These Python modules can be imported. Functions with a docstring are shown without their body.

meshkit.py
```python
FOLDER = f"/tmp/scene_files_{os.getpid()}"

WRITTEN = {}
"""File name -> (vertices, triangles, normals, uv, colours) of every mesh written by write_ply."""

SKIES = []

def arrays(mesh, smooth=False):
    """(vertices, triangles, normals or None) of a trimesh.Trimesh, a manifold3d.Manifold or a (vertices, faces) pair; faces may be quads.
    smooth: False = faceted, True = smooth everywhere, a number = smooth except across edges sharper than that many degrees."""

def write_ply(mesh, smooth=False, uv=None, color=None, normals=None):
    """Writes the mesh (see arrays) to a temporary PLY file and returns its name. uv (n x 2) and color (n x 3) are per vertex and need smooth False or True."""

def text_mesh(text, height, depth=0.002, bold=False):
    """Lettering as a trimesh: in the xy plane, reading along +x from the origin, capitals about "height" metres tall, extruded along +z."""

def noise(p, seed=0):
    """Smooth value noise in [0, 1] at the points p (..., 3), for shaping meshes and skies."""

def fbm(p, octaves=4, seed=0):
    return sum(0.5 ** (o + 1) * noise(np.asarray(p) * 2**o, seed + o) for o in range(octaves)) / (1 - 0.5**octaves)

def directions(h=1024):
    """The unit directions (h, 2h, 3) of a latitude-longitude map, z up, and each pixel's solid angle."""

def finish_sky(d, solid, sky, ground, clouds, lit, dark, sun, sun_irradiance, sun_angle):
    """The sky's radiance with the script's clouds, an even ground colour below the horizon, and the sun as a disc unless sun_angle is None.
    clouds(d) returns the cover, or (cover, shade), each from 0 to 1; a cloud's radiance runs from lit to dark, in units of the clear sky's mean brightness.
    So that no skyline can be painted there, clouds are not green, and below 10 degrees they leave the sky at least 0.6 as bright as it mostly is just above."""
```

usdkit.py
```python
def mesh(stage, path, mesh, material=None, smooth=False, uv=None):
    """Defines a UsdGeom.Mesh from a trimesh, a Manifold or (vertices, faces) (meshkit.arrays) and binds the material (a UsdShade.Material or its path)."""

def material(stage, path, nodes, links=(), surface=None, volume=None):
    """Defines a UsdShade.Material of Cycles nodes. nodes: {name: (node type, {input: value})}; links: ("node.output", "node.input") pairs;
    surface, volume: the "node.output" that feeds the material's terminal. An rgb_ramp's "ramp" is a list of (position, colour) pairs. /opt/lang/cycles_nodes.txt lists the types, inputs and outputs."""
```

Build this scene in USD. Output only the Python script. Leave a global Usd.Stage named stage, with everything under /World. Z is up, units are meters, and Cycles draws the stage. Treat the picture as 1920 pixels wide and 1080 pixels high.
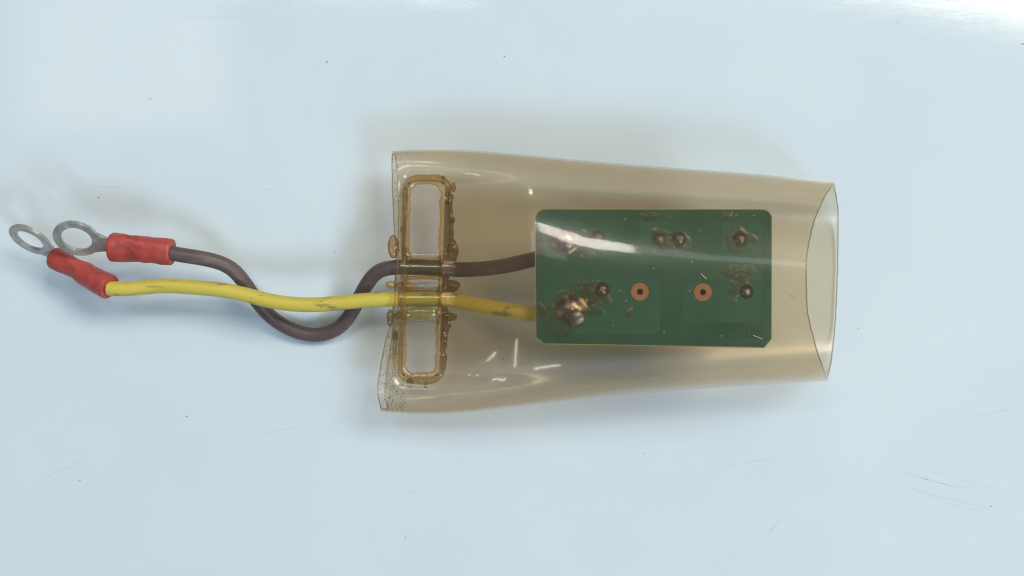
import math, random
import numpy as np, trimesh, usdkit, meshkit
from scipy.interpolate import CubicSpline, PchipInterpolator
from shapely.geometry import Polygon, Point, box as sbox
from shapely import affinity
from shapely.ops import unary_union
from pxr import Usd, UsdGeom, UsdLux, UsdShade, Gf, Sdf

random.seed(7)
rng = np.random.default_rng(7)
stage = Usd.Stage.CreateInMemory()
UsdGeom.SetStageUpAxis(stage, 'Z')
UsdGeom.SetStageMetersPerUnit(stage, 1.0)
UsdGeom.Xform.Define(stage, '/World')
UsdGeom.Scope.Define(stage, '/World/Looks')

# ------------------------------------------------------------------ camera, lamps, exposure
CAM_H = 170.0                      # millimetres above the table
PXMM = 11.0                        # photograph pixels per millimetre on the table
cam = UsdGeom.Camera.Define(stage, '/World/camera')
cam.AddTranslateOp().Set(Gf.Vec3d(0, 0, CAM_H / 1000))
cam.CreateFocalLengthAttr(24.0)
cam.CreateHorizontalApertureAttr(24.0 * (1920 / PXMM) / CAM_H)
cam.CreateClippingRangeAttr(Gf.Vec2f(0.01, 100))
cam.CreateExposureAttr(-0.08)

def lamp(name, pos, target, w, h, intensity, color, roll=0.0):
    """A rectangular lamp at pos facing target; its long side lies along the world direction given by roll (degrees)."""
    pos, target = np.array(pos, float), np.array(target, float)
    z = pos - target; z /= np.linalg.norm(z)
    x = np.array([math.cos(math.radians(roll)), math.sin(math.radians(roll)), 0.0])
    x -= z * x.dot(z); x /= np.linalg.norm(x)
    y = np.cross(z, x)
    L = UsdLux.RectLight.Define(stage, '/World/' + name)
    L.CreateWidthAttr(w); L.CreateHeightAttr(h)
    L.CreateIntensityAttr(intensity); L.CreateColorAttr(Gf.Vec3f(*color))
    m = Gf.Matrix4d(*x, 0, *y, 0, *z, 0, *pos, 1)
    L.AddTransformOp().Set(m)
    return L

down = lambda p: (p[0], p[1], 0)
WARM = (1.0, 0.925, 0.745)
p = (1.20, 0.72, 1.5);    lamp('unseen_ceiling_lamp', p, down(p), 1.25, 0.66, 16.0, WARM, -11)  # out of view; warm light from the upper right, mirrored in the table corner
p = (-0.28, 0.605, 1.5);  lamp('unseen_ceiling_lamp_001', p, down(p), 0.46, 0.18, 14.0, (1.0, 0.97, 0.92), -4)  # out of view, placed for the bright streak along the sleeve crest
p = (-0.61, 1.66, 1.5);   lamp('unseen_ceiling_lamp_002', p, down(p), 0.26, 0.26, 16.0, WARM)  # unseen; stands where the upper fold picks up its highlight
p = (-0.64, -1.45, 1.5);  lamp('unseen_ceiling_lamp_003', p, down(p), 0.18, 0.16, 10.0, WARM)  # unseen; stands where the lower fold picks up its highlight
p = (-2.30, -1.05, 1.5);  lamp('unseen_ceiling_lamp_004', p, down(p), 0.24, 1.00, 9.0, WARM)  # out of view, positioned to give the diagonal crease its streak
p = (0.27, 0.575, 1.52);  lamp('unseen_panel', p, down(p), 0.56, 0.14, 1.6, (0.80, 0.92, 1.0), -4)  # unseen source of the dim bluish bands reflected over the board
p = (-0.67, 0.40, 1.52);  lamp('unseen_panel_001', p, down(p), 0.36, 0.26, 1.5, (1.0, 0.90, 0.90))  # unseen source of the pale pinkish glow on the upper left table
lamp('unseen_window_light', (1.15, -1.20, 1.55), (0, 0, 0), 0.58, 0.58, 20.5, (0.72, 0.87, 1.0), 45)  # bluish light from out of view that throws the upper shadow
bg = usdkit.material(stage, '/World/Looks/room_bounce', {'b': ('background_shader', {'color': (0.93, 0.98, 1.0), 'strength': 0.15})}, surface='b.background')
dome = UsdLux.DomeLight.Define(stage, '/World/room_bounce_light')
dome.CreateIntensityAttr(1.0)
UsdShade.MaterialBindingAPI.Apply(dome.GetPrim()).Bind(bg)

# ------------------------------------------------------------------ helpers
def P(px, py, z=0.0):
    """The point (mm) at height z that the photograph shows at pixel px, py."""
    px, py, z = np.broadcast_arrays(np.asarray(px, float), np.asarray(py, float), np.asarray(z, float))
    k = (CAM_H - z) / CAM_H / PXMM
    return np.stack([(px - 960) * k, (540 - py) * k, z], -1)

used = {}
def free_name(parent, name):
    n = used.get((parent, name), 0); used[(parent, name)] = n + 1
    return parent + '/' + (name if n == 0 else f'{name}_{n:03d}')

def obj(name, mesh, mat, parent='/World', smooth=30, uv=None):
    """One mesh (millimetres) as one prim."""
    v, f, n = meshkit.arrays(mesh, smooth)
    path = free_name(str(parent), name)
    pr = usdkit.mesh(stage, path, (v * 0.001, f), LOOK[mat])
    if n is not None:
        pr.CreateNormalsAttr([Gf.Vec3f(*map(float, q)) for q in n]); pr.SetNormalsInterpolation('vertex')
    return pr.GetPrim()

def thing(name, label, cat, group=None):
    x = UsdGeom.Xform.Define(stage, free_name('/World', name)).GetPrim()
    return tag(x, label, cat, group)

def tag(prim, label=None, cat=None, group=None, kind=None):
    for k, val in (('label', label), ('category', cat), ('group', group), ('kind', kind)):
        if val: prim.SetCustomDataByKey(k, val)
    return prim

def path_of(prim): return str(prim.GetPath())

def spline(points, step=0.35):
    points = np.asarray(points, float)
    d = np.r_[0, np.cumsum(np.linalg.norm(np.diff(points, axis=0), axis=1))]
    return CubicSpline(d, points)(np.linspace(0, d[-1], max(8, int(d[-1] / step))))

def tube(path, radius, sides=24, cap=True, up=(0, 0, 1), closed=False):
    """Sweep of an ellipse (radius: number, per-point array, or (n,2) half width / half height)."""
    path = np.asarray(path, float); n = len(path)
    r = np.asarray(radius, float)
    r = np.broadcast_to(r if r.ndim == 2 else (r[:, None] if r.ndim == 1 else r), (n, 2))
    t = np.roll(path, -1, 0) - np.roll(path, 1, 0) if closed else np.gradient(path, axis=0)
    t /= np.linalg.norm(t, axis=1, keepdims=True)
    side = np.cross(np.asarray(up, float), t); side /= np.linalg.norm(side, axis=1, keepdims=True)
    top = np.cross(t, side)
    a = np.linspace(0, 2 * np.pi, sides, endpoint=False)
    v = path[:, None] + side[:, None] * (r[:, 0, None] * np.cos(a))[..., None] + top[:, None] * (r[:, 1, None] * np.sin(a))[..., None]
    v = v.reshape(-1, 3)
    rows = n if closed else n - 1
    i, j = np.meshgrid(np.arange(rows), np.arange(sides), indexing='ij')
    q = lambda a_, b_: (a_ % n) * sides + b_ % sides
    f = np.stack([q(i, j), q(i + 1, j), q(i + 1, j + 1), q(i, j + 1)], -1).reshape(-1, 4)[:, ::-1]
    f = np.vstack([f[:, [0, 1, 2]], f[:, [0, 2, 3]]])
    if cap and not closed:
        c0, c1 = len(v), len(v) + 1
        v = np.vstack([v, path[0], path[-1]])
        s = np.arange(sides); s1 = (s + 1) % sides
        f = np.vstack([f, np.stack([np.full(sides, c0), s, s1], 1)[:, ::-1] * 1, np.stack([np.full(sides, c1), (n - 1) * sides + s1, (n - 1) * sides + s], 1)[:, ::-1]])
    m = trimesh.Trimesh(v, f, process=False)
    m.fix_normals()
    return m

def ellipsoid(center, radii, sub=3, lump=0.0, seed=0, scale=1.0):
    m = trimesh.creation.icosphere(sub)
    v = m.vertices * np.asarray(radii)
    if lump:
        v = v * (1 + lump * (meshkit.fbm(m.vertices * 1.7 * scale + seed * 3.1 + 20, 3, seed)[:, None] - 0.5) * 2)
    return trimesh.Trimesh(v + np.asarray(center), m.faces, process=False)

# ------------------------------------------------------------------ materials
LOOK = {}
def mat(name, nodes, links, surface):
    LOOK[name] = usdkit.material(stage, '/World/Looks/' + name, nodes, links, surface=surface)

POS = ('geometry', {})
mat('white_table', {
    'g': POS,
    'n1': ('noise_texture', {'scale': 22.0, 'detail': 4.0, 'roughness': 0.6}),
    'r1': ('rgb_ramp', {'ramp': [(0.3, (0.585, 0.705, 0.825)), (0.7, (0.63, 0.74, 0.845))]}),
    'mp': ('mapping', {'scale': (25.0, 160.0, 60.0), 'rotation': (0, 0, 0.35)}),
    'n2': ('noise_texture', {'scale': 6.0, 'detail': 6.0, 'roughness': 0.7}),
    'r2': ('map_range', {'from_min': 0.3, 'from_max': 0.75, 'to_min': 0.03, 'to_max': 0.10}),
    'bp': ('bump', {'strength': 0.02, 'distance': 0.0005}),
    'p': ('principled_bsdf', {'specular_ior_level': 0.5}),
}, [('g.position', 'n1.vector'), ('n1.fac', 'r1.fac'), ('r1.color', 'p.base_color'), ('g.position', 'mp.vector'), ('mp.vector', 'n2.vector'),
    ('n2.fac', 'r2.value'), ('r2.result', 'p.roughness'), ('n2.fac', 'bp.height'), ('bp.normal', 'p.normal')], 'p.BSDF')

def clear_plastic(name, tint, haze, haze_color, speckle=0.0, rough=0.06, bump=0.0, bump_scale=900.0, gloss=1.0, rough_below=None):
    """A tinted clear sheet: light passes with the tint raised to the path length inside it; the face reflects by fresnel; a little milky haze."""
    nodes = {
        'g': POS,
        'dot': ('vector_math', {'math_type': 'dot_product'}),
        'abs': ('math', {'math_type': 'absolute'}),
        'mx': ('math', {'math_type': 'maximum', 'value2': 0.55}),
        'inv': ('math', {'math_type': 'divide', 'value1': 1.0}),
        'pr': ('math', {'math_type': 'power', 'value1': tint[0]}),
        'pg': ('math', {'math_type': 'power', 'value1': tint[1]}),
        'pb': ('math', {'math_type': 'power', 'value1': tint[2]}),
        'cc': ('combine_color', {'color_type': 'rgb'}),
        'tr': ('transparent_bsdf', {}),
        'di': ('diffuse_bsdf', {'color': haze_color}),
        'tl': ('translucent_bsdf', {'color': haze_color}),
        'dm': ('mix_closure', {'fac': 0.5}),
        'hz': ('math', {'math_type': 'multiply', 'value1': haze, 'use_clamp': True}),
        'm1': ('mix_closure', {}),
        'gs': ('glossy_bsdf', {'color': (gloss, gloss, gloss), 'roughness': rough}),
        'gw': ('glossy_bsdf', {'color': (gloss, gloss, gloss), 'roughness': 0.25}),
        'gl': ('mix_closure', {'fac': 0.42}),
        'sc1': ('math', {'math_type': 'subtract', 'value1': 1.0}),
        'sc2': ('math', {'math_type': 'power', 'value2': 5.0}),
        'fr': ('math', {'math_type': 'multiply_add', 'value2': 0.96, 'value3': 0.04}),
        'm2': ('mix_closure', {}),
    }
    links = [('g.normal', 'dot.vector1'), ('g.incoming', 'dot.vector2'), ('dot.value', 'abs.value1'), ('abs.value', 'mx.value1'), ('mx.value', 'inv.value2'),
             ('inv.value', 'pr.value2'), ('inv.value', 'pg.value2'), ('inv.value', 'pb.value2'), ('pr.value', 'cc.r'), ('pg.value', 'cc.g'), ('pb.value', 'cc.b'),
             ('cc.color', 'tr.color'), ('di.BSDF', 'dm.closure1'), ('tl.BSDF', 'dm.closure2'), ('inv.value', 'hz.value2'), ('hz.value', 'm1.fac'),
             ('tr.BSDF', 'm1.closure1'), ('dm.closure', 'm1.closure2'), ('abs.value', 'sc1.value2'), ('sc1.value', 'sc2.value1'), ('sc2.value', 'fr.value1'), ('fr.value', 'm2.fac'), ('gs.BSDF', 'gl.closure1'), ('gw.BSDF', 'gl.closure2'), ('gl.closure', 'm2.closure2')]
    last = 'm1.closure'
    if speckle:
        nodes.update({
            'vo': ('voronoi_texture', {'scale': 2300.0, 'randomness': 1.0}),
            'vs': ('math', {'math_type': 'less_than', 'value2': 0.24}),
            'nm': ('noise_texture', {'scale': 240.0, 'detail': 3.0, 'roughness': 0.65}),
            'sx': ('separate_xyz', {}),
            'mr': ('map_range', {'from_min': -0.0195, 'from_max': -0.0155, 'to_min': 0.17, 'to_max': -0.12, 'clamp': True}),
            'ad': ('math', {'math_type': 'add'}),
            'th': ('math', {'math_type': 'greater_than', 'value2': 0.60}),
            'sp': ('math', {'math_type': 'multiply'}),
            'sp2': ('math', {'math_type': 'multiply', 'value2': speckle}),
            'dd': ('diffuse_bsdf', {'color': (0.05, 0.045, 0.03)}),
            'm3': ('mix_closure', {}),
        })
        links += [('g.position', 'vo.vector'), ('vo.distance', 'vs.value1'), ('g.position', 'nm.vector'), ('g.position', 'sx.vector'), ('sx.x', 'mr.value'),
                  ('nm.fac', 'ad.value1'), ('mr.result', 'ad.value2'), ('ad.value', 'th.value1'), ('th.value', 'sp.value1'), ('vs.value', 'sp.value2'), ('sp.value', 'sp2.value1'),
                  ('sp2.value', 'm3.fac'), ('m1.closure', 'm3.closure1'), ('dd.BSDF', 'm3.closure2')]
        last = 'm3.closure'
    if rough_below:                                          # rougher towards the underside, which mutes reflections there
        nodes.update({'zx': ('separate_xyz', {}), 'zr': ('map_range', {'from_min': rough_below - 0.001, 'from_max': rough_below + 0.0006, 'to_min': 0.42, 'to_max': rough, 'clamp': True})})
        links += [('g.position', 'zx.vector'), ('zx.z', 'zr.value'), ('zr.result', 'gs.roughness')]
    if bump:
        nodes.update({'bn': ('noise_texture', {'scale': bump_scale, 'detail': 3.0}), 'bb': ('bump', {'strength': bump, 'distance': 0.0004})})
        links += [('g.position', 'bn.vector'), ('bn.fac', 'bb.height'), ('bb.normal', 'gs.normal')]
    links.append((last, 'm2.closure1'))
    mat(name, nodes, links, 'm2.closure')

clear_plastic('smoky_film', (0.962, 0.924, 0.864), 0.022, (0.66, 0.60, 0.47), speckle=0.55, bump=0.0, rough=0.07, rough_below=0.0108)
clear_plastic('clear_weld', (0.965, 0.93, 0.92), 0.03, (0.8, 0.75, 0.7), rough=0.04, bump=0.1, bump_scale=500.0)
clear_plastic('amber_melt', (0.960, 0.865, 0.68), 0.085, (0.72, 0.52, 0.20), rough=0.04, bump=0.5, bump_scale=520.0)
clear_plastic('gold_melt', (0.955, 0.90, 0.76), 0.05, (0.66, 0.54, 0.28), rough=0.03, bump=0.9, bump_scale=420.0)
clear_plastic('dark_melt', (0.86, 0.74, 0.57), 0.10, (0.30, 0.18, 0.07), rough=0.06, bump=0.4, bump_scale=1200.0)
clear_plastic('fused', (0.80, 0.80, 0.58), 0.06, (0.30, 0.26, 0.12), rough=0.05, bump=0.2, bump_scale=700.0)
clear_plastic('yellow_glow_melt', (0.93, 0.90, 0.62), 0.10, (0.60, 0.50, 0.14), rough=0.05, bump=0.2, bump_scale=700.0)
clear_plastic('cut_edge', (0.88, 0.85, 0.78), 0.12, (0.30, 0.27, 0.22), rough=0.25)

def plastic(name, ramp, scale, rough=(0.35, 0.5), bump=0.1, bump_scale=1500.0, detail=5.0, spec=0.5, smudges=None):
    nodes = {'g': POS, 'n': ('noise_texture', {'scale': scale, 'detail': detail, 'roughness': 0.6}), 'r': ('rgb_ramp', {'ramp': ramp}),
             'rr': ('map_range', {'from_min': 0.3, 'from_max': 0.7, 'to_min': rough[0], 'to_max': rough[1]}),
             'bn': ('noise_texture', {'scale': bump_scale, 'detail': 4.0}), 'bp': ('bump', {'strength': bump, 'distance': 0.0003}),
             'p': ('principled_bsdf', {'specular_ior_level': spec})}
    links = [('g.position', 'n.vector'), ('n.fac', 'r.fac'), ('n.fac', 'rr.value'), ('rr.result', 'p.roughness'), ('g.position', 'bn.vector'),
             ('bn.fac', 'bp.height'), ('bp.normal', 'p.normal')]
    if smudges:
        nodes.update({'mp': ('mapping', {'scale': smudges[0]}), 'sn': ('noise_texture', {'scale': 1.0, 'detail': 4.0, 'roughness': 0.65}),
                      'sr': ('map_range', {'from_min': smudges[1], 'from_max': smudges[1] + 0.08, 'to_min': 0.0, 'to_max': smudges[2], 'clamp': True}),
                      'mx': ('mix', {'color2': smudges[3]})})
        links += [('g.position', 'mp.vector'), ('mp.vector', 'sn.vector'), ('sn.fac', 'sr.value'), ('sr.result', 'mx.fac'), ('r.color', 'mx.color1'), ('mx.color', 'p.base_color')]
    else:
        links.append(('r.color', 'p.base_color'))
    mat(name, nodes, links, 'p.BSDF')

plastic('brown_pvc', [(0.3, (0.090, 0.066, 0.070)), (0.7, (0.120, 0.088, 0.092))], 200.0, (0.36, 0.55), bump=0.2, bump_scale=800.0, smudges=((120.0, 420.0, 260.0), 0.60, 0.35, (0.22, 0.19, 0.19)))
plastic('yellow_pvc', [(0.25, (0.53, 0.45, 0.075)), (0.75, (0.63, 0.545, 0.10))], 120.0, (0.40, 0.55), smudges=((150.0, 620.0, 300.0), 0.575, 0.6, (0.14, 0.115, 0.075)))
plastic('red_vinyl', [(0.25, (0.36, 0.050, 0.045)), (0.75, (0.47, 0.075, 0.065))], 260.0, (0.34, 0.58), bump=0.4, bump_scale=700.0, smudges=((300.0, 420.0, 300.0), 0.55, 0.55, (0.20, 0.045, 0.042)))
plastic('green_mask', [(0.25, (0.007, 0.076, 0.050)), (0.75, (0.012, 0.091, 0.062))], 150.0, (0.28, 0.42), bump=0.05,
        smudges=((260.0, 260.0, 60.0), 0.64, 0.45, (0.09, 0.075, 0.030)))
plastic('green_mask_over_copper', [(0.25, (0.010, 0.095, 0.066)), (0.75, (0.016, 0.110, 0.078))], 170.0, (0.28, 0.40), bump=0.06,
        smudges=((260.0, 260.0, 60.0), 0.64, 0.40, (0.09, 0.075, 0.030)))
plastic('green_etch', [(0.25, (0.008, 0.042, 0.030)), (0.75, (0.012, 0.050, 0.034))], 170.0, (0.3, 0.45))
plastic('fibreglass_edge', [(0.25, (0.25, 0.20, 0.09)), (0.75, (0.33, 0.27, 0.13))], 700.0, (0.6, 0.8), bump=0.3)
plastic('bare_copper', [(0.25, (0.28, 0.125, 0.065)), (0.75, (0.36, 0.17, 0.095))], 500.0, (0.35, 0.5))
plastic('dark_hole_plug', [(0.25, (0.05, 0.035, 0.02)), (0.75, (0.08, 0.055, 0.03))], 500.0, (0.6, 0.8))
plastic('dust', [(0.3, (0.22, 0.23, 0.25)), (0.7, (0.34, 0.36, 0.38))], 900.0, (0.7, 0.9))
plastic('pale_lint', [(0.3, (0.62, 0.64, 0.60)), (0.7, (0.7, 0.72, 0.68))], 900.0, (0.7, 0.9))
plastic('scuff', [(0.3, (0.47, 0.54, 0.61)), (0.7, (0.54, 0.62, 0.69))], 900.0, (0.4, 0.6))
clear_plastic('flux', (0.945, 0.885, 0.79), 0.07, (0.16, 0.10, 0.04), rough=0.08, bump=0.8, bump_scale=1100.0)

def metal(name, ramp, scale, rough, bump=0.3, metallic=1.0):
    mat(name, {'g': POS, 'n': ('noise_texture', {'scale': scale, 'detail': 6.0, 'roughness': 0.65}), 'r': ('rgb_ramp', {'ramp': ramp}),
               'rr': ('map_range', {'from_min': 0.3, 'from_max': 0.7, 'to_min': rough[0], 'to_max': rough[1]}),
               'bp': ('bump', {'strength': bump, 'distance': 0.0004}), 'p': ('principled_bsdf', {'metallic': metallic})},
        [('g.position', 'n.vector'), ('n.fac', 'r.fac'), ('r.color', 'p.base_color'), ('n.fac', 'rr.value'), ('rr.result', 'p.roughness'), ('n.fac', 'bp.height'), ('bp.normal', 'p.normal')], 'p.BSDF')
metal('tinned_steel', [(0.3, (0.33, 0.34, 0.34)), (0.55, (0.52, 0.53, 0.52)), (0.70, (0.74, 0.75, 0.74))], 520.0, (0.35, 0.55), metallic=0.7)
metal('solder', [(0.3, (0.13, 0.12, 0.10)), (0.7, (0.26, 0.245, 0.21))], 420.0, (0.20, 0.38), 0.35)
metal('bright_yellow_metal', [(0.3, (0.55, 0.40, 0.20)), (0.7, (0.75, 0.62, 0.38))], 900.0, (0.15, 0.3), 0.2)

# ------------------------------------------------------------------ table
tb = trimesh.creation.box((1200, 900, 25)); tb.apply_translation((0, 0, -12.5))
table = tag(obj('table_top', tb, 'white_table', smooth=False), kind='structure')

# ------------------------------------------------------------------ sleeve geometry (shared numbers)
ZA = 12.1                                                      # height of the sleeve's axis
ZW = 8.75                                                      # height of the weld at its drooping left end
pch = lambda pts: PchipInterpolator(*np.array(pts, float).T, extrapolate=True)
Y_TOP = pch([(690, 288), (735, 286.5), (765, 284.5), (850, 284), (950, 290.5), (1060, 301), (1200, 313), (1400, 328), (1562, 342), (1600, 345)])
Y_BOT = pch([(690, 764), (708, 767), (730, 770), (800, 773), (860, 771), (960, 761), (1100, 746), (1300, 727), (1550, 711), (1600, 707)])
CREST = pch([(700, 2.6), (735, 2.7), (800, 3.4), (870, 4.9), (950, 6.6), (1003, 7.5), (1100, 8.9), (1250, 10.2), (1400, 11.0), (1562, 11.6), (1600, 11.7)])
POWER = pch([(700, 5.0), (830, 4.2), (1000, 2.7), (1250, 2.1), (1600, 2.0)])
L_TOP = pch([(280, 738), (300, 742), (330, 746), (400, 747), (480, 746), (540, 741), (600, 738), (640, 734), (660, 731), (700, 725), (735, 722), (768, 727), (790, 730)])
L_BOT = pch([(280, 737), (300, 735), (350, 736), (420, 739), (480, 742), (540, 740), (600, 734), (640, 723), (700, 712), (735, 708), (768, 714), (790, 718)])
R_TOP = pch([(330, 1566), (342, 1562), (370, 1546), (430, 1523), (500, 1512), (570, 1513), (640, 1527), (712, 1550), (730, 1556)])
R_BOT = pch([(330, 1560), (342, 1563), (400, 1571), (500, 1570), (600, 1566), (680, 1558), (712, 1551), (730, 1546)])
ZAX = pch([(650, 8.5), (700, 8.6), (830, 8.9), (930, 10.7), (1003, 11.95), (1100, 12.1), (1700, 12.1)])
WIRE_Y = {'brown': 502.0, 'yellow': 560.0}
WIRE_R = 1.2

def slot_x(py):                                                # centre line of the welded slot
    return np.interp(py, [340, 705], [799, 787.5])
SLOT_T, SLOT_B, SLOT_W = 346.0, 700.0, 28.5

def slot_distance(px, py, sign=1):
    """How far outside the welded slot: 0 inside, growing with reach."""
    dx = px - slot_x(py)
    qx = np.where(dx > 0, np.maximum(dx - SLOT_W, 0) / (175.0 if sign > 0 else 290.0), np.maximum(-dx - SLOT_W, 0) / 42.0)
    qy = np.maximum(np.maximum(SLOT_T - py, py - SLOT_B), 0) / 46.0
    return np.hypot(qx, qy)

def half_gap(px, py, sign=1):
    c, h = (Y_TOP(px) + Y_BOT(px)) / 2, (Y_BOT(px) - Y_TOP(px)) / 2
    t0 = np.clip((py - c) / h, -1, 1)
    t = np.abs(t0 - 0.065 * np.clip((px - 900) / 150.0, 0, 1) * (1 - t0 ** 2))
    k = POWER(px) + np.where(py > c, 1.5 * np.clip((px - 900) / 200.0, 0, 1), 0)
    if sign < 0:                                               # the underside lies flatter on the table
        k = k + 2.6 * np.clip((px - 900) / 250.0, 0, 1)
    base = CREST(px) * np.sqrt(np.clip(1 - t ** k, 0, 1))
    d = np.clip(slot_distance(px, py, sign), 0, 1)
    f = 1 - (1 - d) ** 2.2
    floor = 0.45 * np.sqrt(np.clip(1 - t ** 8, 0, 1))
    hump = 0
    for y in WIRE_Y.values():                                  # the film bulges over the wires
        w = np.clip(1 - ((py - y) / 34.0) ** 2, 0, 1) ** 1.5
        hump = np.maximum(hump, w * 1.75 * np.clip(1.4 - np.abs(px - slot_x(py)) / 150.0, 0, 1))
    return np.maximum(np.maximum(floor, base * f), np.minimum(hump, np.maximum(base * 1.2, 1.75)))

NU, NT = 380, 190
def sheet(sign, nu=NU, nt=NT):
    """Outer surface of the upper (+1) or lower (-1) half of the sleeve as a grid of points."""
    w = np.linspace(0, 1, nu); u = 0.35 * w + 0.65 * w ** 2
    ph = np.linspace(0, np.pi, nt); t = -np.cos(ph)
    U, T = np.meshgrid(u, t, indexing='ij')
    lip_l, lip_r = (L_TOP, R_TOP) if sign > 0 else (L_BOT, R_BOT)
    yl = 528 + T * 241; yr = 527 + T * 185
    xl, xr = lip_l(yl), lip_r(yr)
    jag = (meshkit.fbm(np.stack([T[0] * 30, T[0] * 0, T[0] * 0 + sign], -1), 3, 5) - 0.5) * 1.4 * (1 - T[0] ** 8)
    xl, xr = xl + jag, xr + jag[::-1]
    px = xl + (xr - xl) * U
    c, h = (Y_TOP(px) + Y_BOT(px)) / 2, (Y_BOT(px) - Y_TOP(px)) / 2
    py = c + T * h
    g = half_gap(px, py, sign)
    wav = (meshkit.fbm(np.stack([px / 110.0, py / 70.0, np.full_like(px, 3.0 * sign)], -1), 3, 11) - 0.5) * 0.06
    g = g + wav * np.clip(g / 3.0, 0, 1)
    if sign > 0:                                               # a sharp little crease running up from the lower fold
        a0, a1 = np.array([826.0, 746.0]), np.array([932.0, 648.0]); dv = a1 - a0; ln = np.linalg.norm(dv); dv /= ln
        al = ((px - a0[0]) * dv[0] + (py - a0[1]) * dv[1]) / ln
        pe = (px - a0[0]) * dv[1] - (py - a0[1]) * dv[0]
        g = g + 0.55 * np.exp(-(pe / 13.0) ** 2) * np.clip(np.sin(np.clip(al, 0, 1) * np.pi), 0, 1)
    z = ZAX(px) + sign * g
    return px, py, P(px, py, z)

def grid_faces(nu, nt, flip):
    i, j = np.meshgrid(np.arange(nu - 1), np.arange(nt - 1), indexing='ij')
    q = np.stack([i * nt + j, (i + 1) * nt + j, (i + 1) * nt + j + 1, i * nt + j + 1], -1).reshape(-1, 4)
    return q[:, ::-1] if flip else q

def in_slot(px, py, grow=0.0):
    dx = np.abs(px - slot_x(py)) - SLOT_W - grow
    dy = np.abs(py - (SLOT_T + SLOT_B) / 2) - (SLOT_B - SLOT_T) / 2 - grow
    r = 13.0
    out = np.hypot(np.maximum(dx + r, 0), np.maximum(dy + r, 0)) + np.minimum(np.maximum(dx, dy) + r, 0) - r
    return out < 0

sleeve = thing('plastic_sleeve', 'smoky clear plastic sleeve wrapped round the green board, pinched and welded across the wires', 'plastic sleeve')
SL = path_of(sleeve)
shell, edges = [], []
THICK = 0.28
allv, allf, base = [], [], 0
for sign in (1, -1):
    px, py, v = sheet(sign)
    nu, nt = px.shape
    f = grid_faces(nu, nt, sign < 0)
    flat = v.reshape(-1, 3)
    fx, fy = px.reshape(-1)[f].mean(1), py.reshape(-1)[f].mean(1)
    f = f[~in_slot(fx, fy, 7.0)]
    allv.append(flat); allf.append(f + base); base += len(flat)
    edges.append((v[0], v[-1]))
V, F4 = np.vstack(allv), np.vstack(allf)
F3 = np.vstack([F4[:, [0, 1, 2]], F4[:, [0, 2, 3]]])
half = len(allv[0]); nt_ = NT
# weld the two halves along their side folds
remap = np.arange(len(V))
for i in range(NU):
    for j in (0, nt_ - 1):
        remap[half + i * nt_ + j] = i * nt_ + j
        m_ = (V[i * nt_ + j] + V[half + i * nt_ + j]) / 2
        V[i * nt_ + j] = m_; V[half + i * nt_ + j] = m_
F3 = remap[F3]
outer = trimesh.Trimesh(V, F3, process=False)
outer.update_faces(outer.nondegenerate_faces())
if outer.face_normals[np.argmax(outer.triangles_center[:, 2])][2] < 0: outer.invert()
N = np.array(outer.vertex_normals)
inner_v = V - N * THICK
Fo = np.array(outer.faces)
ed = np.sort(np.vstack([Fo[:, [0, 1]], Fo[:, [1, 2]], Fo[:, [2, 0]]]), axis=1)
dire = np.vstack([Fo[:, [0, 1]], Fo[:, [1, 2]], Fo[:, [2, 0]]])
key = ed[:, 0].astype(np.int64) * 10_000_000 + ed[:, 1]
uq, idx, cnt = np.unique(key, return_index=True, return_counts=True)
bd = dire[idx[cnt == 1]]
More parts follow.
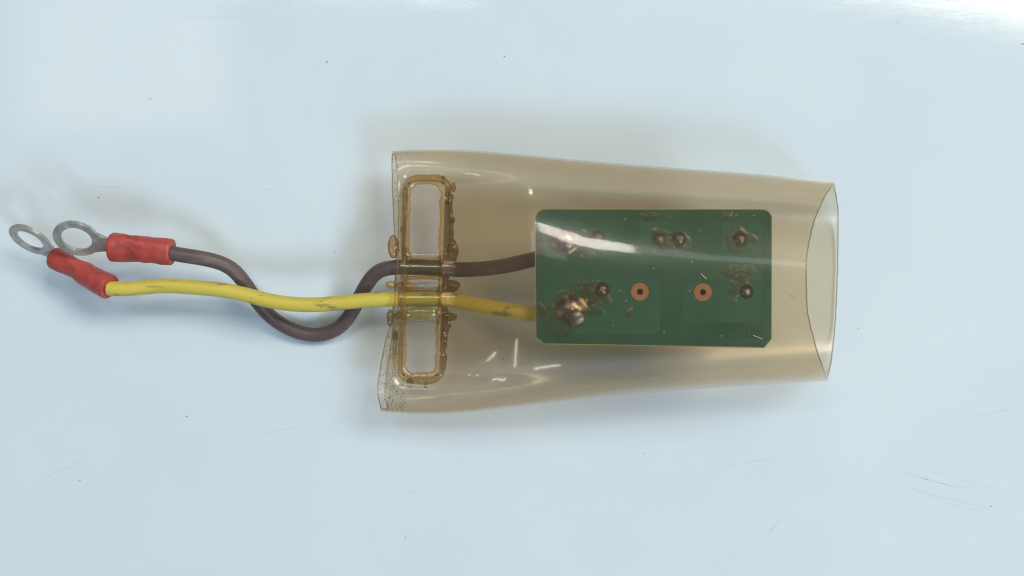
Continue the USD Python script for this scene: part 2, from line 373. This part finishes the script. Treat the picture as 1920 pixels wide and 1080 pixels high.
rimf = np.vstack([np.stack([bd[:, 1], bd[:, 0], bd[:, 0] + len(V)], 1), np.stack([bd[:, 1], bd[:, 0] + len(V), bd[:, 1] + len(V)], 1)])
film = trimesh.Trimesh(np.vstack([V, inner_v]), np.vstack([Fo, Fo[:, ::-1] + len(V), rimf]), process=False)
film.remove_unreferenced_vertices()
obj('film', film, 'smoky_film', SL, smooth=40)
for k, (nm) in enumerate((0, 1)):
    top_e, bot_e = edges[0][k], edges[1][k]
    loop = np.vstack([top_e, bot_e[::-1][1:-1]])
    keep = [0]
    for q in range(1, len(loop)):
        if np.linalg.norm(loop[q] - loop[keep[-1]]) > 0.15: keep.append(q)
    loop = loop[keep]
    loop = loop + (np.array([0, 0, ZA]) * 0)
    c = loop.mean(0)
    inward = (c - loop) * [0, 1, 1]; inward /= np.maximum(np.linalg.norm(inward, axis=1, keepdims=True), 1e-6)
    obj('cut_edge', tube(loop + inward * 0.14, 0.105, 8, closed=True, up=(1, 0.01, 0)), 'cut_edge', SL)

# the clear welded pane between the melted edges: an upper and a lower skin, bulged round the two wires
def weld_skin(sign):
    a = np.linspace(-1, 1, 26); b = np.linspace(0, 1, 150)
    A, B = np.meshgrid(a, b, indexing='ij')
    py = SLOT_T - 5 + B * (SLOT_B - SLOT_T + 10)
    px = slot_x(py) + A * (SLOT_W + 5)
    g = np.full_like(px, 0.16)
    for y in WIRE_Y.values():
        d = np.abs(py - y) / PXMM * 0.93
        h = np.where(d < 1.32, np.sqrt(np.maximum(1.36 ** 2 - d ** 2, 0)), 0)
        h = np.maximum(h, 0.75 * np.exp(-((d - 1.0) / 0.8) ** 2) * (d > 1.0))
        g = np.maximum(g, h)
    g = g + (meshkit.fbm(np.stack([px / 18, py / 18, px * 0 + sign], -1), 3, 3) - 0.5) * 0.10
    v = P(px, py, ZW + sign * g).reshape(-1, 3)
    return trimesh.Trimesh(v, np.vstack([(q := grid_faces(26, 150, sign < 0))[:, [0, 1, 2]], q[:, [0, 2, 3]]]), process=False)
obj('weld_pane', trimesh.util.concatenate([weld_skin(1), weld_skin(-1)]), 'clear_weld', SL, smooth=50)

# melted amber bead that frames the pane
def slot_outline(grow, n=220, r=15.0):
    poly = Polygon([(slot_x(SLOT_T) - SLOT_W - grow, SLOT_T - grow), (slot_x(SLOT_T) + SLOT_W + grow, SLOT_T - grow),
                    (slot_x(SLOT_B) + SLOT_W + grow, SLOT_B + grow), (slot_x(SLOT_B) - SLOT_W - grow, SLOT_B + grow)]).buffer(-r).buffer(r)
    return np.array([poly.exterior.interpolate(s, normalized=True).coords[0] for s in np.linspace(0, 1, n, endpoint=False)])
ol = slot_outline(0.0)
hz = np.full(len(ol), 0.60)
dx_, dy_ = ol[:, 0] - slot_x(ol[:, 1]), ol[:, 1] - (SLOT_T + SLOT_B) / 2
ends_ = np.clip((np.abs(dy_) - (SLOT_B - SLOT_T) / 2 + 14) / 12, 0, 1)
wx = ends_ * 0.95 + (1 - ends_) * np.where(dx_ > 0, 0.95, 0.62)
tan_ = np.roll(ol, -2, 0) - np.roll(ol, 2, 0)
out_ = np.stack([tan_[:, 1], -tan_[:, 0]], 1); out_ /= np.linalg.norm(out_, axis=1, keepdims=True)
out_ *= np.sign((out_ * np.stack([dx_, dy_], 1)).sum(1)).mean() / abs(np.sign((out_ * np.stack([dx_, dy_], 1)).sum(1)).mean())
k_ = np.hanning(15); k_ /= k_.sum()
wx = np.convolve(np.r_[wx[-7:], wx, wx[:7]], k_, 'valid')
ol = ol + out_ * (wx * PXMM * 0.92)[:, None]
for y in WIRE_Y.values():
    hz = np.maximum(hz, 1.72 * np.exp(-((ol[:, 1] - y) / 24.0) ** 4))
lum = meshkit.fbm(np.stack([ol[:, 0] / 14, ol[:, 1] / 14, ol[:, 0] * 0], -1), 3, 9)
wx = wx * (1 + (lum - 0.5) * 0.8)
hz = hz * (0.9 + 0.35 * (lum - 0.5))
obj('melted_bead', tube(P(ol[:, 0], ol[:, 1], ZW), np.stack([wx, hz], 1), 18, closed=True), 'amber_melt', SL, smooth=60)
for (px, py, rx, ry, rz, m_) in [(737, 463, 0.85, 1.9, 0.7, 'dark_melt'), (734, 534, 0.95, 0.62, 0.7, 'amber_melt'), (849, 470, 0.9, 1.8, 0.6, 'amber_melt'),
                                 (845, 536, 1.5, 1.0, 0.8, 'amber_melt'), (732, 596, 0.6, 1.3, 0.6, 'dark_melt'), (840, 594, 1.5, 0.7, 0.5, 'amber_melt'),
                                 (757, 592, 1.5, 0.7, 0.9, 'amber_melt'), (758, 536, 1.7, 0.7, 1.1, 'amber_melt'), (762, 480, 0.8, 1.5, 0.9, 'amber_melt')]:
    obj('melted_drop', ellipsoid(P(px, py, ZW + 0.1), (rx, ry, rz), 3, 0.22, int(px)), m_, SL, smooth=True)

for py_, sag_, m_ in [(486.5, 3, 'amber_melt'), (520, -2, 'amber_melt'), (542.5, 2, 'gold_melt'), (601, -3, 'gold_melt')]:   # cross runs that close the separate openings
    a_ = np.linspace(-1, 1, 24)
    yy_ = py_ + sag_ * a_ ** 2 * (-1)
    q_ = P(slot_x(yy_) + a_ * (SLOT_W + 4), yy_, ZW)
    w_ = 0.26 + 0.22 * a_ ** 4
    obj('melted_run', tube(q_, np.stack([w_, 0.45 + 0.15 * a_ ** 2], 1), 14), m_, SL, smooth=True)
for k in range(22):                                             # smaller runs and beads of melted plastic round the slot
    i_ = int(rng.integers(len(ol))); a_, b_ = ol[i_] + out_[i_] * rng.uniform(4, 16)
    if in_slot(a_, b_, -3.0) : continue
    r_ = rng.uniform(0.22, 0.6)
    obj('melted_drop', ellipsoid(P(a_, b_, ZW + 0.9), (r_ * rng.uniform(0.7, 1.3), r_ * rng.uniform(1.0, 2.4), 0.45), 2, 0.3, k + 100), ('amber_melt', 'gold_melt')[k % 2], SL, smooth=True)
for pts_ in ([(760, 352), (757, 385), (756, 425), (754, 478)], [(745, 604), (741, 640), (739, 690)], [(842, 360), (846, 410), (847, 455)]):
    q_ = spline(P([a for a, b in pts_], [b for a, b in pts_], [ZW + 0.75, ZW + 1.0, ZW + 0.9, ZW + 0.7][:len(pts_)]), 0.25)
    w_ = (0.30 + 0.22 * (meshkit.fbm(q_ * 0.8 + 4, 2, 6) - 0.5)) * np.sin(np.linspace(0.15, np.pi - 0.15, len(q_))) ** 0.5
    obj('melted_run', tube(q_, np.stack([w_ * 1.4, w_], 1), 14), 'gold_melt', SL, smooth=True)
for k_, (pts_, x0, x1) in enumerate([([(700, 507), (745, 501), (800, 501.5), (850, 505), (900, 504)], 750, 838), ([(700, 562), (738, 560.5), (795, 559.5), (850, 563), (900, 573)], 748, 834)]):
    q_ = np.array(pts_, float); xs_ = np.linspace(x0, x1, 30); ys_ = CubicSpline(q_[:, 0], q_[:, 1])(xs_)
    obj('fused_skin', tube(P(xs_, ys_, np.full(30, ZW)), 1.28 + 0.04 * np.sin(np.linspace(0, np.pi, 30)), 26, cap=False), 'fused', SL, smooth=60)
obj('melted_drop', ellipsoid(P(791, 586, ZW), (2.5, 1.05, 0.45), 3, 0.12, 77), 'yellow_glow_melt', SL, smooth=True)  # yellow-tinted drop for the glowing yellowish strip under the wire

# ------------------------------------------------------------------ circuit board
ZB = ZA + 6.05                                                 # top face of the board
board = thing('circuit_board', 'small green circuit board with grey solder joints inside the clear sleeve', 'circuit board')
BD = path_of(board)
def flat(pts, z=ZB): return [tuple(q[:2]) for q in P([a for a, _ in pts], [b for _, b in pts], z)]
def corner(cx, cy, r, a0, a1, n=8):
    return [(cx + r * math.cos(math.radians(a)), cy + r * math.sin(math.radians(a))) for a in np.linspace(a0, a1, n)]
outline = (corner(1022, 410, 19, 180, 270) + corner(1430, 410, 18, 270, 360) + [(1447.5, 636), (1433, 652.5)] + [(1020, 645.5), (1004, 632)])
shape = Polygon(flat(outline))
HOLES = [(1200, 547), (1318, 548)]
pt = lambda px, py, z=ZB: P(px, py, z)
hole_shapes = [Point(*pt(a, b)[:2]).buffer(0.5, 16) for a, b in HOLES]
core = shape.difference(unary_union(hole_shapes))
sub = trimesh.creation.extrude_polygon(core, 1.50, engine='earcut'); sub.apply_translation((0, 0, ZB - 1.56))
obj('substrate', sub, 'fibreglass_edge', BD, smooth=25)
mask = shape.buffer(-0.16).difference(unary_union([h.buffer(0.85) for h in hole_shapes]))
mk = trimesh.creation.extrude_polygon(mask, 0.05, engine='earcut'); mk.apply_translation((0, 0, ZB - 0.06))
obj('solder_mask', mk, 'green_mask', BD, smooth=25)
def pad(points, r=6, lift=0.03, m_='green_mask_over_copper', name='copper_area'):
    poly = Polygon(flat(points)).buffer(-r / PXMM).buffer(r / PXMM)
    poly = poly.intersection(mask.buffer(-0.15)).difference(unary_union([h.buffer(0.95) for h in hole_shapes]))
    for g in getattr(poly, 'geoms', [poly]):
        e = trimesh.creation.extrude_polygon(g, lift, engine='earcut'); e.apply_translation((0, 0, ZB - 0.009))
        obj(name, e, m_, BD, smooth=False)
pad([(1018, 414), (1162, 414), (1162, 470), (1150, 486), (1018, 486)])
pad([(1198, 415), (1296, 415), (1296, 462), (1282, 474), (1198, 474)])
pad([(1354, 416), (1428, 416), (1428, 480), (1352, 480)])
pad([(1366, 480.5), (1428, 480.5), (1428, 527), (1366, 527)], r=4)
pad([(1022, 524), (1238, 524), (1238, 627), (1022, 627)], r=10)
pad([(1278, 528), (1427, 528), (1427, 604), (1278, 604)], r=9)
# faint etched characters, seen from behind, at the lower right of the board
tx = meshkit.text_mesh('0100110101001', 1.75, 0.02)
tx.apply_scale((-1, 1, 1)); tx.invert()
tx.apply_translation(-tx.bounds.mean(0)); tx.apply_scale((128 / PXMM * 0.9 / (tx.bounds[1, 0] - tx.bounds[0, 0]), 1, 1))
c = pt(1365, 622); tx.apply_translation((c[0], c[1], ZB + 0.0))
obj('etched_lettering', tx, 'green_etch', BD, smooth=False)
for (a, b) in HOLES:
    c = pt(a, b)
    ring = Point(0, 0).buffer(1.36, 32).difference(Point(0, 0).buffer(0.5, 16))
    e = trimesh.creation.extrude_polygon(ring, 0.05, engine='earcut'); e.apply_translation((c[0], c[1], ZB - 0.05))
    rp = obj('copper_ring', e, 'bare_copper', BD, smooth=25)
    w = trimesh.util.concatenate([trimesh.creation.annulus(0.40, 0.495, 1.5, sections=24), trimesh.creation.cylinder(0.41, 0.3, sections=24, transform=trimesh.transformations.translation_matrix((0, 0, -0.5)))]); w.apply_translation((c[0], c[1], ZB - 0.80))  # dark-coloured bore wall and plug make the hole read dark
    obj('dark_hole_plug', w, 'dark_hole_plug', path_of(rp), smooth=40)

def dome_joint(px, py, r, h, lead=0.32, lump=0.10, seed=1, sq=(1, 1), rot=0):
    """A concave solder cone with a rounded top and the cut end of a lead."""
    prof = np.array([(1.0, 0.0), (0.9, 0.10), (0.78, 0.30), (0.64, 0.55), (0.50, 0.76), (0.34, 0.92), (0.17, 0.99), (0.0, 1.0)])
    rr, hh = prof[:, 0] * r, prof[:, 1] * h
    a = np.linspace(0, 2 * np.pi, 28, endpoint=False)
    v = np.stack([rr[:, None] * np.cos(a), rr[:, None] * np.sin(a), np.repeat(hh[:, None], 28, 1)], -1)
    wob = 1 + lump * 2 * (meshkit.fbm(v / r * 1.6 + seed * 5.3 + 9, 3, seed) - 0.5)
    v = v * np.stack([wob * sq[0], wob * sq[1], 0.6 + 0.4 * wob], -1)
    q = grid_faces(8, 28, False)
    i = np.arange(7) * 28
    wrap = np.stack([i + 27, i + 28 + 27, i + 28, i], -1)
    q = np.vstack([q, wrap])
    m = trimesh.Trimesh(v.reshape(-1, 3), np.vstack([q[:, [0, 1, 2]], q[:, [0, 2, 3]]]), process=False)
    m.apply_transform(trimesh.transformations.rotation_matrix(math.radians(rot), (0, 0, 1)))
    c = pt(px, py)
    m.apply_translation((c[0], c[1], ZB - 0.02)); m.fix_normals()
    if m.face_normals[:, 2].mean() < 0: m.invert()
    j = obj('solder_joint', m, 'solder', BD, smooth=60)
    if lead:
        t_ = tube([(c[0] + 0.05, c[1], ZB + 0.2), (c[0] + 0.08, c[1] + 0.03, ZB + h + 0.14)], lead, 12)
        obj('lead_end', t_, 'solder', path_of(j), smooth=40)
    return j
for k, (a, b, r) in enumerate([(1121, 446, 1.25), (1237, 449, 1.15), (1273, 449, 1.32), (1388, 449, 1.28), (1399, 547, 1.18), (1129, 544, 1.25)]):
    dome_joint(a, b, r, 0.72, 0.33, 0.12, k + 1)
tag(dome_joint(1071, 580, 2.55, 0.95, 0, 0.24, 21, (1.05, 0.94)), label='large lumpy solder blob over the yellow wire')
tag(dome_joint(1058, 452, 2.4, 0.85, 0, 0.16, 33, (1.0, 0.9)), label='large solder blob over the brown wire')
for (a, b, r) in [(1071, 579, 0.30), (1082, 579, 0.26)]:
    c = pt(a, b)
    obj('bright_fleck', ellipsoid((c[0], c[1], ZB + 1.02), (r, r * 0.8, 0.18), 2), 'bright_yellow_metal', BD, smooth=True)  # bright yellow metal flecks set on top of the blob

def flux_patch(px, py, rx, ry, rot=0, seed=0):
    a = np.linspace(0, 2 * np.pi, 40, endpoint=False)
    w = 1 + 0.7 * (meshkit.fbm(np.stack([np.cos(a) * 1.3 + seed, np.sin(a) * 1.3, a * 0], -1) + 7, 3, seed) - 0.5) * 2
    c = pt(px, py); q = np.radians(rot)
    x, y = rx / PXMM * w * np.cos(a), ry / PXMM * w * np.sin(a)
    X, Y = x * np.cos(q) - y * np.sin(q), x * np.sin(q) + y * np.cos(q)
    rings = [(1.0, 0.028), (0.93, 0.07), (0.7, 0.10), (0.35, 0.11)]
    v = np.vstack([np.stack([c[0] + X * s, c[1] + Y * s, np.full(40, ZB + z)], 1) for s, z in rings] + [[[c[0], c[1], ZB + 0.115]]])
    f = []
    for k in range(3):
        for j in range(40):
            j1 = (j + 1) % 40
            f += [(k * 40 + j, k * 40 + j1, (k + 1) * 40 + j1), (k * 40 + j, (k + 1) * 40 + j1, (k + 1) * 40 + j)]
    f += [(120 + j, 120 + (j + 1) % 40, 160) for j in range(40)]
    obj('flux_residue', trimesh.Trimesh(v, f, process=False), 'flux', BD, smooth=True)
for args in [(1080, 570, 52, 36, 30, 3), (1118, 548, 26, 24, 0, 5), (1116, 580, 18, 14, -20, 6), (1075, 448, 48, 30, 0, 8), (1386, 512, 26, 16, 0, 11), (1383, 536, 20, 18, 40, 12),
             (1256, 450, 40, 24, 0, 14), (1389, 452, 24, 22, 0, 16), (1362, 404, 14, 8, 0, 18), (1180, 590, 14, 6, 60, 19), (1215, 404, 20, 9, 0, 22), (1014, 580, 12, 14, 0, 23), (1016, 470, 12, 14, 0, 25)]:
    flux_patch(*args)

lint = [(1172, 411), (1255, 408), (1312, 432), (1163, 545), (1174, 564), (1297, 491), (1293, 546), (1353, 630), (1380, 403), (1133, 470), (1380, 563), (1090, 480), (1226, 503), (1414, 404), (1245, 622), (1150, 610)]
lm = [ellipsoid(pt(a, b, ZB + 0.16), (0.10, 0.08, 0.05), 1, 0.3, k) for k, (a, b) in enumerate(lint)] + [tube(spline(P([1314, 1319, 1325], [513, 518, 523], ZB + 0.18), 0.2), 0.07, 6),
     tube(spline(P([1412, 1421, 1430], [629, 632, 636], ZB + 0.18), 0.2), 0.06, 6)]
tag(obj('lint', trimesh.util.concatenate(lm), 'pale_lint', BD, smooth=True), kind='stuff')

# ------------------------------------------------------------------ wires
def wire_path(pts): return spline(P(*np.array(pts, float).T), 0.4)
BROWN = [(316, 473, 9.9), (352, 480, 9.6), (400, 489, 8.6), (431, 502, 7.4), (455, 526, 6.0), (476, 556, 4.6), (501, 587, 3.0), (543, 616, 1.7), (592, 628, 1.25), (636, 613, 2.3),
         (664, 577, 4.0), (688, 533, 6.2), (714, 507, 8.0), (745, 501, 8.7), (800, 501.5, 8.75), (850, 505, 9.1), (915, 503, 11.0), (968, 494, 13.6), (1005, 485, 15.1), (1045, 474, 15.25)]
YELLOW = [(204, 540, 8.4), (252, 540.5, 8.5), (305, 536, 8.5), (360, 538.5, 8.4), (430, 546, 8.4), (500, 562.5, 8.6), (560, 571, 8.4), (620, 569.5, 8.2), (680, 563.5, 8.3), (738, 560.5, 8.7), (795, 559.5, 8.75),
          (850, 563, 9.1), (905, 574, 10.9), (960, 583, 13.4), (1005, 590, 15.1), (1048, 586, 15.25)]
def extrude(poly, h):
    return trimesh.creation.extrude_polygon(poly, h, engine='earcut')

def frame(origin, xdir, normal):
    x = np.asarray(xdir, float); x /= np.linalg.norm(x)
    z = np.asarray(normal, float); z -= x * z.dot(x); z /= np.linalg.norm(z)
    m = np.eye(4); m[:3, 0], m[:3, 1], m[:3, 2], m[:3, 3] = x, np.cross(z, x), z, origin
    return m

def ring_terminal(parent, ring_c, sleeve_a, sleeve_b, n, outer_r, hole_r, ra, rb, seed, label):
    """Tinned ring lug and its red crimp sleeve. ring_c, sleeve_a, sleeve_b: points in mm; n: the way the flat lug faces."""
    ring_c, sleeve_a, sleeve_b = map(np.asarray, (ring_c, sleeve_a, sleeve_b))
    n = np.array(n, float); n /= np.linalg.norm(n)
    ax = sleeve_a - ring_c; ax = ax - n * ax.dot(n); L = np.linalg.norm(ax); ax = ax / L
    neck = Polygon([(0, outer_r * 0.80), (outer_r * 0.95, outer_r * 0.52), (L * 0.86, 1.4), (L + 1.2, 1.35), (L + 1.2, -1.35), (L * 0.86, -1.4), (outer_r * 0.95, -outer_r * 0.52), (0, -outer_r * 0.80)])
    plate = Point(0, 0).buffer(outer_r, 40).union(neck).buffer(0.5).buffer(-0.5).buffer(-0.12).difference(Point(0, 0).buffer(hole_r + 0.1, 40))
    th = 0.85
    body = extrude(plate, th - 0.2); body.apply_translation((0, 0, -(th - 0.2) / 2))
    wide = extrude(plate.buffer(0.11), th - 0.44); wide.apply_translation((0, 0, -(th - 0.44) / 2))
    import manifold3d
    def mf(m): return manifold3d.Manifold(manifold3d.Mesh(np.asarray(m.vertices, np.float32), np.asarray(m.faces, np.uint32)))
    plate_m = mf(wide) + mf(body)
    # rolled barrel that the tab runs into
    bar = tube([(L - 1.3, 0, 0.1), (L - 0.5, 0, 0.15), (L + 1.4, 0, 0.1)], np.array([[1.3, 0.42], [1.35, 0.62], [1.35, 0.8]]), 20)
    m = frame(ring_c, ax, n)
    mm = plate_m.to_mesh(); pl = trimesh.Trimesh(mm.vert_properties[:, :3], mm.tri_verts)
    lug = trimesh.util.concatenate([pl, bar]); lug.apply_transform(m)
    t = tag(obj('ring_terminal', lug, 'tinned_steel', parent, smooth=28), label=label)
    # red sleeve: a tube with a real bore, flattened where it was crimped, flared to the ring
    s = np.linspace(0, 1, 40)
    path = sleeve_a + (sleeve_b - sleeve_a) * s[:, None]
    rad = ra + (rb - ra) * s
    crimp = np.exp(-((s - 0.36) / 0.15) ** 2) * 0.20 + np.exp(-((s - 0.68) / 0.10) ** 2) * 0.08
    w = rad * (1 + 0.28 * crimp); h = rad * (0.94 - crimp * 1.3)
    ends = np.clip(np.minimum(s, 1 - s) / 0.035, 0, 1); roundf = 0.93 + 0.07 * np.sqrt(1 - (1 - ends) ** 2)
    w, h = w * roundf, h * roundf
    axd = (sleeve_b - sleeve_a) / np.linalg.norm(sleeve_b - sleeve_a)
    n2 = n - axd * n.dot(axd); n2 /= np.linalg.norm(n2)
    outer_t = tube(path, np.stack([w, h], 1), 40, cap=False, up=n2)
    v = np.array(outer_t.vertices)
    lum = (meshkit.fbm(v * 0.55 + seed * 7, 3, seed) - 0.5)[:, None]
    cen = np.repeat(path, 40, 0)
    v = cen + (v - cen) * (1 + 0.16 * lum)
    wall = np.full(40, 0.42); wall[16:] = 0.42 + (np.clip((s[16:] - 0.4) / 0.25, 0, 1)) * np.maximum(rad[16:] - WIRE_R - 0.42 - 0.02, 0)
    rr_ = np.linalg.norm(v - cen, axis=1, keepdims=True)
    vin = cen + (v - cen) / rr_ * np.maximum(rr_ - np.repeat(wall, 40)[:, None], 0.6)
    f = np.array(outer_t.faces)
    V2 = np.vstack([v, vin]); F2 = [f, f[:, ::-1] + len(v)]
    k = np.arange(40); k1 = (k + 1) % 40; nV = len(v)
    for row in (0, 39):
        b = row * 40
        quad = np.stack([b + k, b + k1, nV + b + k1, nV + b + k], 1)
        F2.append(quad[:, [0, 1, 2]]); F2.append(quad[:, [0, 2, 3]])
    sm = trimesh.Trimesh(V2, np.vstack(F2), process=False); sm.fix_normals()
    obj('crimp_sleeve', sm, 'red_vinyl', path_of(t), smooth=45)
    return t

w1 = thing('electrical_wire', 'brown wire that dips under the yellow one, ending in a red ring terminal', 'wire', 'wires leaving the sleeve')
obj('insulation', tube(wire_path(BROWN), WIRE_R, 28), 'brown_pvc', path_of(w1), smooth=50)
ring_terminal(path_of(w1), P(144, 447, 11.0), P(209, 463, 9.9), P(323, 472.5, 9.9), (0.041, -0.698, 0.715), 3.58, 2.36, 2.45, 2.18, 3, 'dull ring lug in a straight red crimp sleeve')
w2 = thing('electrical_wire', 'yellow wire with dark smudges running over the brown one to a tilted ring', 'wire', 'wires leaving the sleeve')
obj('insulation', tube(wire_path(YELLOW), WIRE_R, 28), 'yellow_pvc', path_of(w2), smooth=50)
ring_terminal(path_of(w2), P(57, 449, 7.4), P(103, 483, 5.5), P(206, 539, 8.3), (-0.24, -0.775, 0.585), 3.5, 2.25, 2.0, 2.22, 8, 'steeply tilted ring lug in a slanting red crimp sleeve')

# ------------------------------------------------------------------ specks and scuffs on the table
spots = [(613, 116, .22), (946, 106, .18), (350, 781, .2), (282, 185, .15), (1684, 41, .15), (1918, 82, .25), (1858, 949, .18), (760, 1008, .15), (150, 901, .18), (1610, 616, .12), (1208, 851, .15),
         (628, 472, .15), (185, 370, .2), (1740, 75, .12), (120, 310, .12), (1770, 560, .12), (1500, 900, .1), (420, 980, .12), (1333, 1010, .1)]
sp = trimesh.util.concatenate([ellipsoid(P(a, b, 0.03), (r * 0.75, r * 0.5, 0.05), 1, 0.3, k) for k, (a, b, r) in enumerate(spots)])
tag(obj('dust', sp, 'dust', smooth=True), 'dark dust specks scattered over the white table top', 'dust', kind='stuff')
def strip(pts, w):
    q = spline(P(*np.array([(a, b, 0.012) for a, b in pts], float).T), 0.5)
    t_ = np.gradient(q, axis=0); t_ /= np.linalg.norm(t_, axis=1, keepdims=True)
    s_ = np.stack([-t_[:, 1], t_[:, 0], t_[:, 2] * 0], 1)
    ww = w * np.sin(np.linspace(0.02, np.pi - 0.02, len(q)))[:, None] * (0.6 + 0.8 * meshkit.noise(q * 0.9 + 3)[:, None])
    v = np.vstack([q + s_ * ww, q - s_ * ww]); n = len(q); i = np.arange(n - 1)
    f = np.vstack([np.stack([i, i + n, i + n + 1], 1), np.stack([i, i + n + 1, i + 1], 1)])
    return trimesh.Trimesh(v, f, process=False)
lines = [([(1690, 905), (1740, 926), (1800, 940), (1885, 968)], .05), ([(1700, 885), (1760, 905), (1830, 915)], .04), ([(1432, 1022), (1450, 990), (1476, 966)], .05), ([(1330, 880), (1400, 868), (1480, 850)], .04),
         ([(1800, 790), (1860, 775), (1915, 762)], .05), ([(70, 905), (120, 880), (165, 862)], .05), ([(148, 345), (190, 350), (240, 350)], .05), ([(485, 352), (520, 357)], .04), ([(480, 822), (520, 808), (570, 800)], .04),
         ([(1668, 868), (1712, 893), (1752, 902), (1812, 921), (1848, 924)], .03), ([(1710, 915), (1766, 938), (1850, 962)], .03), ([(1735, 880), (1790, 898), (1880, 918)], .025), ([(1440, 1000), (1462, 972)], .03),
         ([(1388, 958), (1420, 940), (1452, 934)], .025), ([(1755, 815), (1800, 800), (1850, 795)], .03), ([(60, 470), (110, 462), (180, 470)], .025), ([(240, 30), (420, 33), (560, 31)], .02), ([(700, 930), (760, 922), (830, 925)], .02)]
tag(obj('surface_scuffs', trimesh.util.concatenate([strip(*l) for l in lines]), 'scuff', smooth=False), 'faint thin scuff lines on the white table top', 'scuff', kind='stuff')
